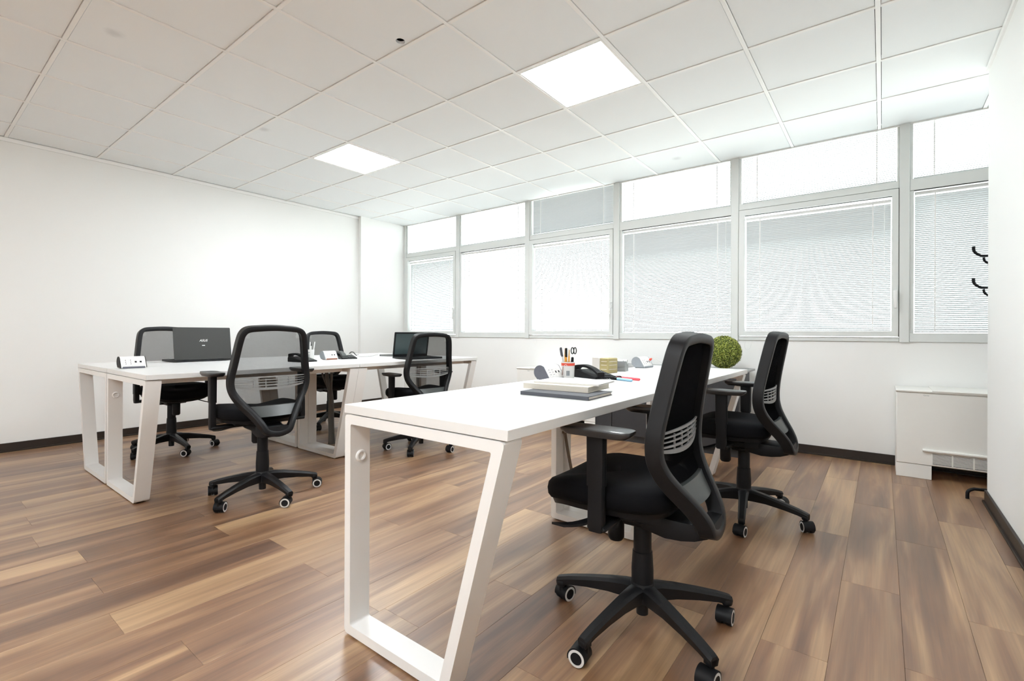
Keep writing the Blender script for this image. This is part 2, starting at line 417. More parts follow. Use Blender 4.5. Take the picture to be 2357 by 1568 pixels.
# wall angle trims under the ceiling
struct(MB().box(XL, XL + .012, YN, 3.43, CEIL - .032, CEIL).build('trim_1', 'tbar', smooth=False))
struct(MB().box(XR - .012, XR, YN, YR, CEIL - .03, CEIL).build('trim_2', 'tbar', smooth=False))
struct(MB().box(XL + .06, XF, YW - .012, YW + .002, CEIL - .006, CEIL + .03).build('trim_3', 'tbar', smooth=False))

# ceiling: slab, bars, tiles
ce = struct(MB().box(XL - .1, XF + .1, YN - .1, YW + .2, 2.78, 2.95).build('ceiling', 'void', smooth=False))
GX = [round(-0.6 * a, 4) for a in range(6, -9, -1)]; GX = sorted(g for g in GX if XL < g < XF)
GY = [round(0.6 * b, 4) for b in range(-7, 8)]; GY = [g for g in GY if YN < g < YW - .03]
BW = 0.011
for g in GX:
    MB().box(-BW, BW, YN, YW, 0, .03, b=0.0012).build('grid_bar', 'tbar', ce, loc=(g, 0, CEIL))
ex = [XL] + GX + [XF]; ey = [YN] + GY + [YW]
bar_me = {}
for g in GY:
    for i in range(len(ex) - 1):
        L = round(ex[i + 1] - ex[i] - 2 * BW - .0008, 4)
        if L not in bar_me:
            bar_me[L] = MB().box(-L / 2, L / 2, -BW, BW, 0, .03, b=0.0012).mesh('grid_bar'); bar_me[L].materials.append(M['tbar'])
        link('grid_bar', bar_me[L], ce, ((ex[i] + ex[i + 1]) / 2, g, CEIL + .0002))
LIGHTS = [(0.9, 2.1), (-1.5, 2.1), (2.1, -1.5), (0.9, -2.7), (-1.5, -2.7)]  # last three panels are added out of view as fill light
tile_me = {}
smudges = [(-.906, .154), (-1.515, 1.24), (.908, 3.869)]
for i in range(len(ex) - 1):
    for j in range(len(ey) - 1):
        x0, x1, y0, y1 = ex[i], ex[i + 1], ey[j], ey[j + 1]
        cx_, cy_ = (x0 + x1) / 2, (y0 + y1) / 2
        if any(abs(cx_ - a) < .1 and abs(cy_ - b) < .1 for a, b in LIGHTS): continue
        g = BW + 0.0028
        sx, sy = round(x1 - x0 - 2 * g, 4), round(y1 - y0 - 2 * g, 4)
        if sy < .03 or sx < .03: continue
        z = CEIL + .0045
        if x0 < .284 < x1 and y0 < 1.167 < y1:      # tile with a cut-out
            hx, hy, hr = .284 - cx_, 1.150 - cy_, .026
            b = MB(); n = 24; q = []
            for k in range(n):
                a = 2 * PI * k / n; dx, dy = math.cos(a), math.sin(a)
                tx = ((sx / 2 - hx) / dx if dx > 1e-6 else (-sx / 2 - hx) / dx if dx < -1e-6 else 9)
                ty = ((sy / 2 - hy) / dy if dy > 1e-6 else (-sy / 2 - hy) / dy if dy < -1e-6 else 9)
                t = min(tx, ty); q.append((hx + dx * t, hy + dy * t))
            corners = [(sx / 2, sy / 2), (-sx / 2, sy / 2), (-sx / 2, -sy / 2), (sx / 2, -sy / 2)]
            for c in corners:   # snap the nearest rim point onto each corner
                k = min(range(n), key=lambda k: (q[k][0] - c[0]) ** 2 + (q[k][1] - c[1]) ** 2); q[k] = c
            hole = [(hx + hr * math.cos(2 * PI * k / n), hy + hr * math.sin(2 * PI * k / n)) for k in range(n)]
            b.ring(q, hole, 0, .016, axis='z'); o = b.build('ceiling_tile', 'tile', ce, smooth=False, loc=(cx_, cy_, z)); continue
        key = (sx, sy)
        if key not in tile_me:
            tile_me[key] = MB().box(-sx / 2, sx / 2, -sy / 2, sy / 2, 0, .016).mesh('ceiling_tile', False); tile_me[key].materials.append(M['tile'])
        o = link('ceiling_tile', tile_me[key], ce, (cx_, cy_, z))
        for s_ in smudges:
            if x0 < s_[0] < x1 and y0 < s_[1] < y1:
                o.data = tile_me[key].copy(); o.data.materials[0] = stained_tile((s_[0] - cx_, s_[1] - cy_))

# ceiling lights
for (lx, ly), lab in zip(LIGHTS, ['lit square panel light in the ceiling above the desk with the books', 'lit square panel light in the ceiling above the bench by the blank wall',
                                  'added square fill light, unseen behind the camera, beside the projecting wall',
                                  'added square fill light, unseen behind the camera, on the book desk side', 'added square fill light, unseen behind the camera, on the blank wall side']):
    t = thing('ceiling_light', lab, 'light', (lx, ly, CEIL), group='square panel ceiling lights')
    h = .3 - BW - .001
    MB().ring([(-h, -h), (h, -h), (h, h), (-h, h)], [(-h + .012, -h + .012), (h - .012, -h + .012), (h - .012, h - .012), (-h + .012, h - .012)], .001, .03, axis='z').build('frame', 'tbar', t, smooth=False)
    MB().box(-h + .012, h - .012, -h + .012, h - .012, .008, .014).build('diffuser', 'lamp', t, smooth=False)
    MB().box(-h, h, -h, h, .031, .06).build('housing', 'tbar', t, smooth=False)

# ------------------------------------------------------------------ windows
MC = [-3.342, -2.222, -1.038, 0.150, 1.338, 2.556, 3.75]
MH = [0.036, 0.032, 0.032, 0.034, 0.032, 0.031, 0.032]
TILT_LO = [(53, 40), (26, 14), (46, 14), (62, 40), (62, 38), (54, 42)]; TILT_UP = [(10, 8), (9, 8), (56, 50), (9, 8), (14, 12), (9, 8)]   # degrees at the top and at the foot of each blind
Z0, ZT = 0.962, 2.70
ORD = ['leftmost', 'second', 'third', 'fourth', 'fifth', 'sixth']
def slat_mesh(wd, z0, z1, tilt, pitch=0.0150, sw=0.016):
    b = MB(); n = int((z1 - z0) / pitch)
    vs = []; fs = []
    for k in range(n):
        z = z0 + (k + .5) * pitch; base = len(vs); fr_ = (k + .5) / n; th = R(tilt[1] + (tilt[0] - tilt[1]) * fr_)
        for (d, h) in ((-.5, 0), (-.17, .0011), (.17, .0011), (.5, 0)):
            # inner edge (towards the room, -y) sits higher
            y = d * sw * math.cos(th) + h * math.sin(th); zz = z - d * sw * math.sin(th) + h * math.cos(th)
            vs += [(-wd / 2, y, zz), (wd / 2, y, zz)]
        for q in range(3): fs.append((base + 2 * q, base + 2 * q + 1, base + 2 * q + 3, base + 2 * q + 2))
    return b.add(vs, fs)
for i in range(6):
    op = i in (0, 2, 4); xa, xb = MC[i] + MH[i], MC[i + 1] - MH[i + 1]
    wn = thing('window_%d' % (i + 1), None, None, ((xa + xb) / 2, YW, Z0)); struct(wn)
    def wb(name, x0, x1, y0, y1, z0, z1, m='alu', par=None, b=0.003):
        return MB().box(x0 - (xa + xb) / 2, x1 - (xa + xb) / 2, y0, y1, z0 - Z0, z1 - Z0, b=b).build(name, m, par or wn)
    wb('mullion', MC[i] - MH[i], MC[i] + MH[i], -.022, .09, Z0 - .004, ZT)
    if i == 5: wb('mullion', MC[6] - MH[6], MC[6] + MH[6], -.022, .09, Z0 - .004, ZT)
    tz0 = 2.158 if op else 2.125
    wb('transom', xa, xb, -.012, .09, tz0, 2.214)
    wb('bottom_rail', xa, xb, -.012, .16, Z0, 0.998 if op else 1.03)
    wb('side_strip', xa, xa + .02, -.004, .08, 2.214, ZT, b=.002); wb('side_strip', xb - .014, xb, -.004, .08, 2.214, ZT, b=.002)
    if op:
        gx0, gx1, gz0, gz1 = xa + .052, xb - .045, 1.046, 2.104
        s0, s1, q0, q1 = xa + .004, xb - .004, 1.002, 2.152
        o = (xa + xb) / 2
        sash = MB().ring([(s0 - o, q0 - Z0), (s1 - o, q0 - Z0), (s1 - o, q1 - Z0), (s0 - o, q1 - Z0)],
                         [(gx0 - o, gz0 - Z0), (gx1 - o, gz0 - Z0), (gx1 - o, gz1 - Z0), (gx0 - o, gz1 - Z0)], -.026, .06).build('sash', 'alu', wn, smooth=False)
        gk = wb('dark_gap', xa, xb, -.008, -.004, 2.150, 2.160, 'dark_gap', b=0); wb('dark_gap', xb - .006, xb + .001, -.008, -.004, 1.0, 2.155, 'dark_gap', b=0)  # dark strips painted in for the shaded gap round the sash
        wb('dark_gap', xa - .001, xa + .006, -.008, -.004, 1.0, 2.155, 'dark_gap', b=0)
        hb = MB(); hx = xb - .022 - o; hz = 1.33 - Z0
        hb.box(hx - .013, hx + .013, -.036, -.026, hz - .035, hz + .035, b=.004)
        hb.box(hx - .01, hx + .01, -.062, -.034, hz + .01, hz + .03, b=.004)
        hb.box(hx - .011, hx + .011, -.066, -.052, hz - .11, hz + .03, b=.005)
        hb.build('handle', 'pwht', sash)
        wb('beading', gx0, gx1, .0, .006, gz1 - .004, gz1, 'dark_gap', b=0)
    else:
        gx0, gx1, gz0, gz1 = xa + .026, xb - .006, 1.032, 2.122
        wb('side_strip', xa, gx0, -.004, .08, 1.03, 2.125, b=.002); wb('side_strip', gx1, xb, -.004, .08, 1.03, 2.125, b=.002)
        wb('dark_gap', gx0, gx1, -.006, .0, gz1 - .003, gz1 + .003, 'dark_gap', b=0)
    wb('pane', gx0 - .01, gx1 + .01, .052, .056, gz0 - .01, gz1 + .01, 'glass', b=0)
    wb('pane', xa + .012, xb - .008, .052, .056, 2.21, ZT - .01, 'glass', b=0)
    # blinds
    pos = 'the %s window from the left' % ORD[i] if i else 'the leftmost window'
    for lo in (True, False):
        bx0, bx1 = (gx0 + .004, gx1 - .004) if lo else (xa + .024, xb - .018)
        bz0, bz1 = (gz0 + .004, gz1 - (.018 if op else .006)) if lo else (2.222, 2.685)
        wd = bx1 - bx0
        t = thing('venetian_blind', ('white slatted blind in the tall lower pane of %s' if lo else 'white slatted blind in the low upper pane of %s') % pos, 'blind',
                  ((bx0 + bx1) / 2, YW + .030, bz0), group='slatted blinds in the window row')
        hgt = bz1 - bz0
        MB().box(-wd / 2, wd / 2, -.011, .011, hgt - .024, hgt, b=.003).build('headrail', 'pwht', t)
        MB().box(-wd / 2, wd / 2, -.008, .008, 0, .009, b=.003).build('bottom_rail', 'slat', t)
        sl = slat_mesh(wd - .004, .012, hgt - .026, TILT_LO[i] if lo else TILT_UP[i]).build('slats', 'slat', t, smooth=False); stuff(sl)
        for fx in (-.39, .39):
            MB().box(fx * wd - .004, fx * wd + .004, -.0105, -.0095, .005, hgt - .02).build('ladder_tape', 'cordw', t, smooth=False)
        if lo:
            MB().tube([(wd * .46, -.012, hgt - .02), (wd * .46, -.013, hgt * .45)], .0022, 6).build('tilt_wand', 'cordw', t)
    if i in (2, 4):
        c = [(0, -.03, .10), (.004, -.032, .02), (-.005, -.033, -.06), (.02, -.033, -.085), (.045, -.033, -.06), (.06, -.03, .03), (.062, -.028, .10)]
        MB().tube(catmull(c, 4), .0012, 5).build('pull_cord', 'cordw', t, loc=(-wd * .47, 0, Z0 - bz0))

# ================================================================== FURNITURE
DZ = 0.772; TT = 0.029
def desk(label, xi, xo, y0, y1, group, clip=False):
    """xi: side with the upright legs, xo: side with the splayed legs"""
    s = 1 if xo > xi else -1; D = abs(xo - xi)
    t = thing('desk', label, 'desk', (xi, y0, 0), group=group)
    L = y1 - y0; X = lambda a: s * a
    MB().box(min(X(.002), X(D)), max(X(.002), X(D)), .001, L - .001, DZ - TT, DZ, b=.0015).build('tabletop', 'white', t)
    top = DZ - TT - .003; th = .031; sl = .205
    outer = [(X(.008), .006), (X(D - .008 - sl), .006), (X(D - .008), top), (X(.008), top)]
    k = sl / top
    inner = [(X(.008 + th), .006 + th), (X(D - .008 - sl - th * 1.15 + th * k), .006 + th), (X(D - .008 - th * 1.15 - th * k), top - th), (X(.008 + th), top - th)]
    o2, i2 = fillet(outer, .016, 3), fillet(inner, .008, 3)
    for ya in (.0, L - .077):
        MB().ring(o2, i2, ya, ya + .077).build('leg_frame', 'leg', t)
        for fx in (.03, D - .06 - sl):
            MB().box(min(X(fx), X(fx + .03)), max(X(fx), X(fx + .03)), ya + .02, ya + .055, 0, .007).build('foot_pad', 'blk', t, smooth=False)
    for fx in (.10, D - .16):
        MB().box(min(X(fx), X(fx + .04)), max(X(fx), X(fx + .04)), .077, L - .077, top - .032, top + .001, b=.002).build('beam', 'leg', t)
    if clip:
        MB().tube([(X(.041), .040 + .015 * math.cos(a * PI / 10), .597 + .015 * math.sin(a * PI / 10)) for a in range(20)], .0055, 8, closed=True).build('cable_clip', 'leg', t)
    return t
RX0, RX1, RY0, RY1, RY2 = 0.979, 1.684, 0.350, 1.706, 3.045
desk('white desk with the stack of books and splayed white legs, closest to the camera', RX0, RX1, RY0, RY1, 'white office desks', True)
desk('white desk with the tape dispenser and memo box, in front of the leafy green ball', RX0, RX1, RY1 + .002, RY2, 'white office desks')
LXC, LX0, LX1, LY0, LY1, LY2 = -1.636, -2.43, -0.835, 0.286, 1.672, 3.060
desk('white desk along the blank wall carrying the laptop with the lettered lid', LXC - .001, LX0, LY0, LY1, 'white office desks')
desk('white desk in front of the mesh chair seen from behind, with splayed end legs', LXC + .001, LX1, LY0, LY1, 'white office desks', True)
desk('white desk by the blank wall and far corner, under the thin flat keyboard', LXC - .001, LX0, LY1 + .002, LY2, 'white office desks')
desk('white desk carrying the laptop whose dark screen faces the room', LXC + .001, LX1, LY1 + .002, LY2, 'white office desks')

# ------------------------------------------------------------------ office chair
def arr(zs, ys): 
    zz = np.linspace(zs[0], zs[-1], 200); yy = np.interp(zz, zs, ys); k = np.ones(21) / 21
    yp = np.pad(yy, 10, mode='edge'); return zz, np.convolve(yp, k, mode='valid')
_z, _y = arr([.36, .385, .41, .45, .50, .55, .60, .65, .72, .80, .90, 1.02], [-.232, -.232, -.232, -.216, -.182, -.146, -.122, -.113, -.117, -.131, -.151, -.176])
def yb(z): return float(np.interp(z, _z, _y))
def ybs(z): return (yb(z + .004) - yb(z - .004)) / .008
OUT = [(0, 1.004), (.09, 1.0), (.155, .992), (.184, .968), (.197, .925), (.208, .86), (.219, .79), (.230, .73), (.234, .69), (.228, .645), (.207, .60), (.172, .55), (.136, .505), (.105, .46), (.083, .425), (.062, .396), (0, .382)]
OUT = [(u * .93, z) for u, z in OUT]
HZ = [p[1] for p in OUT][::-1]; HW = [p[0] for p in OUT][::-1]
def hw(z): return float(np.interp(z, HZ, HW))
CH = {}
def chair_meshes():
    # frame of the back
    half = OUT[:-1]; path2 = [(u, z) for u, z in half] + [(0, .382)] + [(-u, z) for u, z in half[:0:-1]]
    P = catmull([(u, 0, z) for u, z in path2], 4, closed=True)
    pts = [Vector((p.x, yb(p.z), p.z)) for p in P]; n = len(pts); secs = []
    for i, p in enumerate(pts):
        t = (pts[(i + 1) % n] - pts[i - 1]).normalized(); s = ybs(p.z)
        nn = Vector((0, -1, s)).normalized(); nn = (nn - t * nn.dot(t)).normalized(); bb = t.cross(nn)
        dp = .025
        prof = [(-.8, -1), (.8, -1), (1, -.92), (1, 0), (1, .84), (.7, 1), (-.7, 1), (-1, .84), (-1, -.92)]
        wl = .0158
        secs.append([tuple(p + bb * (a * wl) + nn * (c * dp)) for a, c in prof])
    CH['backrest_frame'] = (MB().loft(secs, closed=True), ['blk2'])
    # fabric slab
    b = MB(); zs = np.linspace(.545, .992, 22); nu = 13
    g = {}
    for side in (0, 1):
        for i, z in enumerate(zs):
            h = max(.02, hw(z) - .008)
            for j in range(nu):
                u = (j / (nu - 1) * 2 - 1) * h
                y = yb(z) + .006 - .010 * (1 - (u / h) ** 2) - side * .005
                g[(side, i, j)] = len(b.v); b.v.append((u, y, z))
    nz = len(zs)
    def q(a, bb_, c, d): b.f.append((a, bb_, c, d)); b.mi.append(0)
    for i in range(nz - 1):
        for j in range(nu - 1):
            q(g[0, i, j], g[0, i, j + 1], g[0, i + 1, j + 1], g[0, i + 1, j]); q(g[1, i, j], g[1, i + 1, j], g[1, i + 1, j + 1], g[1, i, j + 1])
    for i in range(nz - 1):
        for j in (0, nu - 1): q(g[0, i, j], g[1, i, j], g[1, i + 1, j], g[0, i + 1, j])
    for j in range(nu - 1):
        for i in (0, nz - 1): q(g[0, i, j], g[0, i, j + 1], g[1, i, j + 1], g[1, i, j])
    nr = 420
    for k in range(nr):
        f = (k + .5) / nr * 2 - 1; vs = []; fs = []
        zr = [z for z in np.linspace(.545, .992, 10) if hw(z) - .012 > abs(f) * .208]
        for z in zr:
            h = hw(z) - .008; u = f * .208; y = yb(z) + .0015 - .010 * (1 - min(1, abs(u) / h) ** 2)
            vs += [(u, y, z), (u, y - .0004, z)]
        for q_ in range(len(zr) - 1): fs.append((2 * q_, 2 * q_ + 1, 2 * q_ + 3, 2 * q_ + 2))
        if fs: b.add(vs, fs, 1)
    CH['mesh_panel'] = (b, ['mesh', 'fab'])
    # bridge plate + keel at the foot of the back
    b = MB(); secs = []
    for z in np.linspace(.484, .543, 7):
        h = hw(z) - .006; c = []
        for j in range(9): u = (j / 8 * 2 - 1) * h; c.append((u, yb(z) + .010 - .012 * (1 - (u / h) ** 2), z))
        for j in range(9)[::-1]: u = (j / 8 * 2 - 1) * h; c.append((u, yb(z) - .008 - .012 * (1 - (u / h) ** 2), z))
        secs.append(c)
    b.loft(secs); CH['bridge_plate'] = (b, ['gry'])
    b = MB(); secs = []
    for z, yo in ((.378, .024), (.392, .026), (.412, .026), (.425, .022)):
        h = hw(max(z, .386)) - .003; c = [(-h, yb(z) + yo, z), (h, yb(z) + yo, z), (h, yb(z) - .022, z), (-h, yb(z) - .022, z)]; secs.append(c)
    b.loft(secs)
    # carrier bar running forward below the seat
    secs = []
    for y, h, z0, z1 in ((-.248, .046, .384, .420), (-.225, .056, .370, .418), (-.19, .066, .358, .416), (-.15, .072, .352, .418), (-.10, .075, .350, .42), (-.02, .07, .362, .43)):
        secs.append(list((x_, y, z_) for x_, z_ in fillet([(-h, z0), (h, z0), (h, z1), (-h, z1)], .014, 2)))
    b.loft(secs); CH['back_carrier'] = (b, ['blk'])
    # lumbar support
    b = MB()
    def bar(zc, hgt, th, bulge, wf=1.0, sag=0.0):
        secs = []
        for j in range(13):
            s = j / 12 * 2 - 1; u = s * (hw(zc) - .012) * wf; z = zc - sag * (1 - s * s); y = yb(z) - .008 - bulge * (1 - s * s)
            hh = hgt * (.55 + .45 * (1 - s * s)); secs.append([(u, y - th, z - hh), (u, y + th, z - hh), (u, y + th, z + hh), (u, y - th, z + hh)])
        b.loft(secs)
    bar(.712, .0042, .003, .020); bar(.698, .0026, .0025, .020, sag=.003); bar(.685, .0026, .0025, .020, sag=.006)
    bar(.671, .0036, .003, .020, sag=.009); bar(.660, .0075, .003, .021, .97, sag=.018)
    for u in (-.10, -.035, .035, .10):
        yy = yb(.68) - .008 - .020 * (1 - (u / .22) ** 2); b.box(u - .003, u + .003, yy - .0025, yy + .0025, .650, .702)
    CH['lumbar_support'] = (b, ['lum'])
    # seat cushion
    b = MB(); secs = []
    def outline(k, z, dy=0):
        c = []
        for i in range(44):
            a = 2 * PI * i / 44; ca, sa = math.cos(a), math.sin(a); e = 2 / 3.4
            x_ = math.copysign(abs(ca) ** e, ca) * .243; y_ = math.copysign(abs(sa) ** e, sa) * .225
            if y_ < 0: x_ *= 1 - .10 * (y_ / .225) ** 2
            z_ = z - (max(0, y_ - .10) / .135) ** 2 * .032 + .012 * (abs(x_) / .24) ** 2 * k
            c.append((x_ * k, y_ * k + .080 + dy, z_))
        return c
    for k, z in ((.86, .448), (.95, .452), (.99, .466), (1.0, .486), (.985, .506), (.94, .519), (.82, .527), (.6, .529), (.3, .527), (.02, .526)): secs.append(outline(k, z))
    b.loft(secs); CH['seat'] = (b, ['fab'])
    b = MB(); b.loft([outline(.72, .424), outline(.9, .432), outline(.93, .450)]); CH['seat_shell'] = (b, ['blk'])
    # mechanism
    b = MB(); b.box(-.075, .075, -.10, .13, .375, .432, b=.012); b.box(-.05, .05, -.06, .06, .355, .38, b=.01); b.box(-.16, .16, -.03, .05, .415, .432, b=.005)
    b.lathe([(.012, -.08), (.012, .08)], 12, T=Matrix.Translation((0, .085, .40)) @ Matrix.Rotation(PI / 2, 4, 'Y'))
    CH['mechanism'] = (b, ['blk'])
    b = MB(); b.lathe([(.023, .278), (.029, .288), (.029, .375), (.02, .385)], 18, T=Matrix.Translation((0, .098, 0))); CH['tension_knob'] = (b, ['blk'])
    b = MB()
    c = catmull([(.07, .06, .405), (.14, .10, .397), (.19, .155, .378), (.215, .215, .370)], 4); secs = []
    for i, p in enumerate(c):
        k = i / (len(c) - 1); h = .006 + .017 * k; secs.append([(p.x, p.y - h, p.z - .004), (p.x, p.y + h, p.z - .004), (p.x, p.y + h, p.z + .004), (p.x, p.y - h, p.z + .004)])
    b.loft(secs); CH['lever'] = (b, ['blk2'])
    # column
    b = MB(); b.lathe([(.037, .13), (.0375, .20), (.034, .255), (.0335, .262), (.0305, .264), (.030, .37), (.026, .40)], 24); CH['gas_column'] = (b, ['blk'])
    # arm: bracket+lower post, sleeve and pad (origin on the seat side, x outward)
    b = MB(); b.box(.10, .272, .015, .080, .405, .424, b=.006)
    secs = []
    for z, w_, d in ((.404, .014, .022), (.43, .016, .026), (.52, .0155, .025), (.60, .0145, .024)): secs.append([(x_ + .262, y_ + .05, z) for x_, y_ in fillet([(-w_, -d), (w_, -d), (w_, d), (-w_, d)], .008, 2)])
    b.loft(secs); CH['arm_post'] = (b, ['blk'])
    b = MB(); secs = []
    for z, w_, d in ((-.17, .018, .028), (-.02, .0185, .029), (-.012, .0185, .031)): secs.append([(x_ + .262, y_ + .05, z) for x_, y_ in fillet([(-w_, -d), (w_, -d), (w_, d), (-w_, d)], .009, 2)])
    b.loft(secs); b.box(.235, .29, .0, .10, -.016, -.008, b=.003); CH['arm_sleeve'] = (b, ['blk'])
    b = MB(); ol = []
    for i in range(32):
        a = 2 * PI * i / 32; e = 2 / 5.0; ca, sa = math.cos(a), math.sin(a)
        ol.append((math.copysign(abs(ca) ** e, ca) * .044 + .262, math.copysign(abs(sa) ** e, sa) * .118))
    secs = []
    for k, z in ((.86, -.013), (.985, -.002), (1, .005), (.99, .0092), (.965, .0105), (.5, .0108)): secs.append([((x_ - .262) * k + .262, y_ * k + .05, z) for x_, y_ in ol])
    b.loft(secs); CH['arm_pad'] = (b, ['pad'])
    # base
    b = MB(); b.lathe([(.02, .045), (.021, .09), (.041, .095), (.044, .13), (.041, .152), (.039, .158)], 24); CH['base_hub'] = (b, ['blk2'])
    b = MB(); secs = []
    for r, zt, h, w_ in ((.02, .152, .060, .030), (.06, .150, .056, .026), (.12, .141, .047, .0225), (.20, .124, .038, .020), (.27, .107, .032, .0185), (.312, .094, .030, .0175), (.322, .090, .028, .016)):
        secs.append([(r, y_, z_) for y_, z_ in ((-w_ * .7, zt - h), (w_ * .7, zt - h), (w_, zt - .010), (w_ * .6, zt), (-w_ * .6, zt), (-w_, zt - .010))])
    b.loft(secs); b.box(.290, .322, -.016, .016, .058, .085, b=.005); CH['leg'] = (b, ['blk2'])
    # caster
    b = MB(); arcs = [(.0305, .0235)]
    o_ = [(-.018 + .0305 * math.cos(R(a)), .0285 + .0305 * math.sin(R(a))) for a in range(-10, 196, 12)]; i_ = [(-.018 + .0245 * math.cos(R(a)), .0285 + .0245 * math.sin(R(a))) for a in range(-10, 196, 12)]
    b.prism(o_ + i_[::-1], -.026, .026, axis='x'); b.box(-.006, .006, -.034, .004, .006, .05, b=.003); b.lathe([(.011, .04), (.011, .064)], 12)
    CH['caster'] = (b, ['blk'])
    b = MB(); b.lathe([(.010, .007), (.0262, .007), (.0280, .010), (.0280, .0235), (.0262, .0262), (.0185, .0268), (.0180, .0250), (.004, .0250)], 26, ms=[0, 0, 0, 0, 1, 0, 0], T=Matrix.Translation((0, -.018, .0285)) @ Matrix.Rotation(PI / 2, 4, 'Y'))
    CH['wheel'] = (b, ['blk', 'ring'])
    for k in list(CH):
        b, ms = CH[k]; me = b.mesh(k, ang=45)
        for m_ in ms: me.materials.append(M[m_])
        CH[k] = me
chair_meshes()
FL = Matrix.Scale(-1, 4, (1, 0, 0))
CHM = {}
for k in ('arm_post', 'arm_sleeve', 'arm_pad', 'wheel', 'lever'):
    me = CH[k].copy(); me.transform(FL); me.flip_normals(); CHM[k] = me
def chair(label, c, face, base, lift, arm, seed):
    rnd = random.Random(seed)
    t = thing('office_chair', label, 'chair', (c[0], c[1], 0), R(face) - PI / 2, 'black mesh-back office chairs')
    up = Matrix.Translation((0, 0, lift))
    for k in ('seat', 'seat_shell', 'mechanism', 'tension_knob', 'lever', 'gas_column', 'back_carrier'):
        link(k, (CHM if k == 'lever' else CH)[k], t, mw=up if k != 'gas_column' else Matrix.Scale(1 + lift / .26, 4, (0, 0, 1)) @ Matrix.Translation((0, 0, -.13 * (lift / .26) / (1 + lift / .26))))
    fr = link('backrest_frame', CH['backrest_frame'], t, mw=up)
    link('mesh_panel', CH['mesh_panel'], t, mw=up)['label'] = 'see-through black mesh of the backrest'
    link('bridge_plate', CH['bridge_plate'], fr); link('lumbar_support', CH['lumbar_support'], t, mw=up)['label'] = 'slotted grey lumbar support'
    for S in (CH, CHM):
        p = link('armrest', S['arm_post'], t, mw=up)
        link('arm_sleeve', S['arm_sleeve'], p, (0, 0, arm - .014 - lift)); link('arm_pad', S['arm_pad'], p, (0, 0, arm - .014 - lift))
    bs = link('star_base', CH['base_hub'], t)
    for k in range(5):
        a = R(base) - (R(face) - PI / 2) + k * 2 * PI / 5
        link('leg', CH['leg'], bs, rz=a)
        ca = a + rnd.uniform(-1.4, 1.4)
        cs = link('caster', CH['caster'], t, (.306 * math.cos(a), .306 * math.sin(a), 0), ca)
        link('wheel', CH['wheel'], cs); link('wheel', CHM['wheel'], cs)
    return t
chair('black mesh-back office chair at the desk with the books, shown largest', (1.765, 1.01), 182, 43, 0, .728, 3)
chair('black mesh-back office chair between the leafy green ball and the wall heater', (1.81, 2.34), 179, 64, .01, .728, 5)
chair('black mesh-back office chair seen from behind, through whose mesh a phone shows', (-.62, .825), 175, 2, .038, .785, 8)
chair('black mesh-back office chair in front of the laptop with the dark screen', (-.79, 2.27), 171, 14, 0, .675, 12)
chair('black mesh-back office chair half hidden behind the raised laptop lid', (-2.375, .88), 2, 4, .04, .700, 21)
chair('black mesh-back office chair by the blank wall behind the white pen cup', (-2.37, 2.36), -4, 20, .012, .690, 30)

# ------------------------------------------------------------------ things on the desks
def power_box(label, x, y, L, cap, foot, rz=0):
    t = thing('power_box', label, 'power socket', (x, y, DZ), rz, 'desktop power socket boxes')
    prof = [(.052, .004), (.050, .012)]
    for a in range(52, 235, 14): prof.append((-.006 + .036 * math.cos(R(a)), .042 + .036 * math.sin(R(a))))
    prof.append((-.022, .006))
    MB().prism(prof, -L / 2, L / 2, axis='y').build('body', 'pwht', t)
    k = [(p * 1.015 - .0002, q * 1.01) for p, q in prof]
    MB().prism(k, -L / 2 - .004, -L / 2, axis='y').build('end_cap', cap, t); MB().prism(k, L / 2, L / 2 + .004, axis='y').build('end_cap', cap, t)
    MB().box(-.02, .056, -L / 2 + .006, L / 2 - .006, 0, .013, b=.003).build('foot', foot, t)
    p0 = Vector((.050, .012)); p1 = Vector((-.006 + .036 * math.cos(R(52)), .042 + .036 * math.sin(R(52)))); d = (p1 - p0)
    ang = math.atan2(d.y, d.x)
    T0 = Matrix.Translation((p0.x, 0, p0.y)) @ Matrix.Rotation(-ang, 4, 'Y')
    ln = d.length
    for q in range(4):
        yc = -L * .30 + q * L * .2
        b = MB(); b.box(ln * .12, ln * .88, yc - L * .088, yc + L * .088, -.0012, .0, 0, T=T0, b=.0004)
        if q < 2:
            for h in (.3, .5, .7): b.box(ln * h - .0022, ln * h + .0022, yc - .0022, yc + .0022, -.0017, -.001, 1, T=T0)
        else: b.box(ln * .42, ln * .60, yc - .0055, yc + .0055, -.0017, -.001, 1, T=T0)
        b.build('socket', ['pwht', 'blk'], t, smooth=False)
    return t
power_box('white slanted power socket box at the desk end beside the raised laptop lid', -1.575, .405, .135, 'blk', 'slate')
power_box('white slanted power socket box between the white pen cup and a phone', -1.555, 1.845, .12, 'slate2', 'dkbrown')
power_box('white power socket box with dark rounded end beside the red-banded pencil cup', 1.030, 1.535, .15, 'slate', 'slate2', R(2))
power_box('white power socket box with grey rounded end and red plug at the desk end', 1.040, 2.75, .155, 'slate2', 'slate2', R(-2))
b = MB(); b.lathe([(.006, 0), (.009, .005), (.008, .014), (.004, .022)], 12, T=Matrix.Translation((1.075, 2.805, DZ + .052)) @ Matrix.Rotation(R(55), 4, 'Y'))
b.tube(catmull([(1.095, 2.805, DZ + .066), (1.12, 2.83, DZ + .06), (1.15, 2.90, DZ + .02), (1.17, 2.96, DZ + .004), (1.20, 3.02, DZ + .004)], 4), .003, 6, 1)
tag(b.build('power_plug', ['red', 'paper']), 'small red plug with white lead in the grey-ended socket box', 'plug')

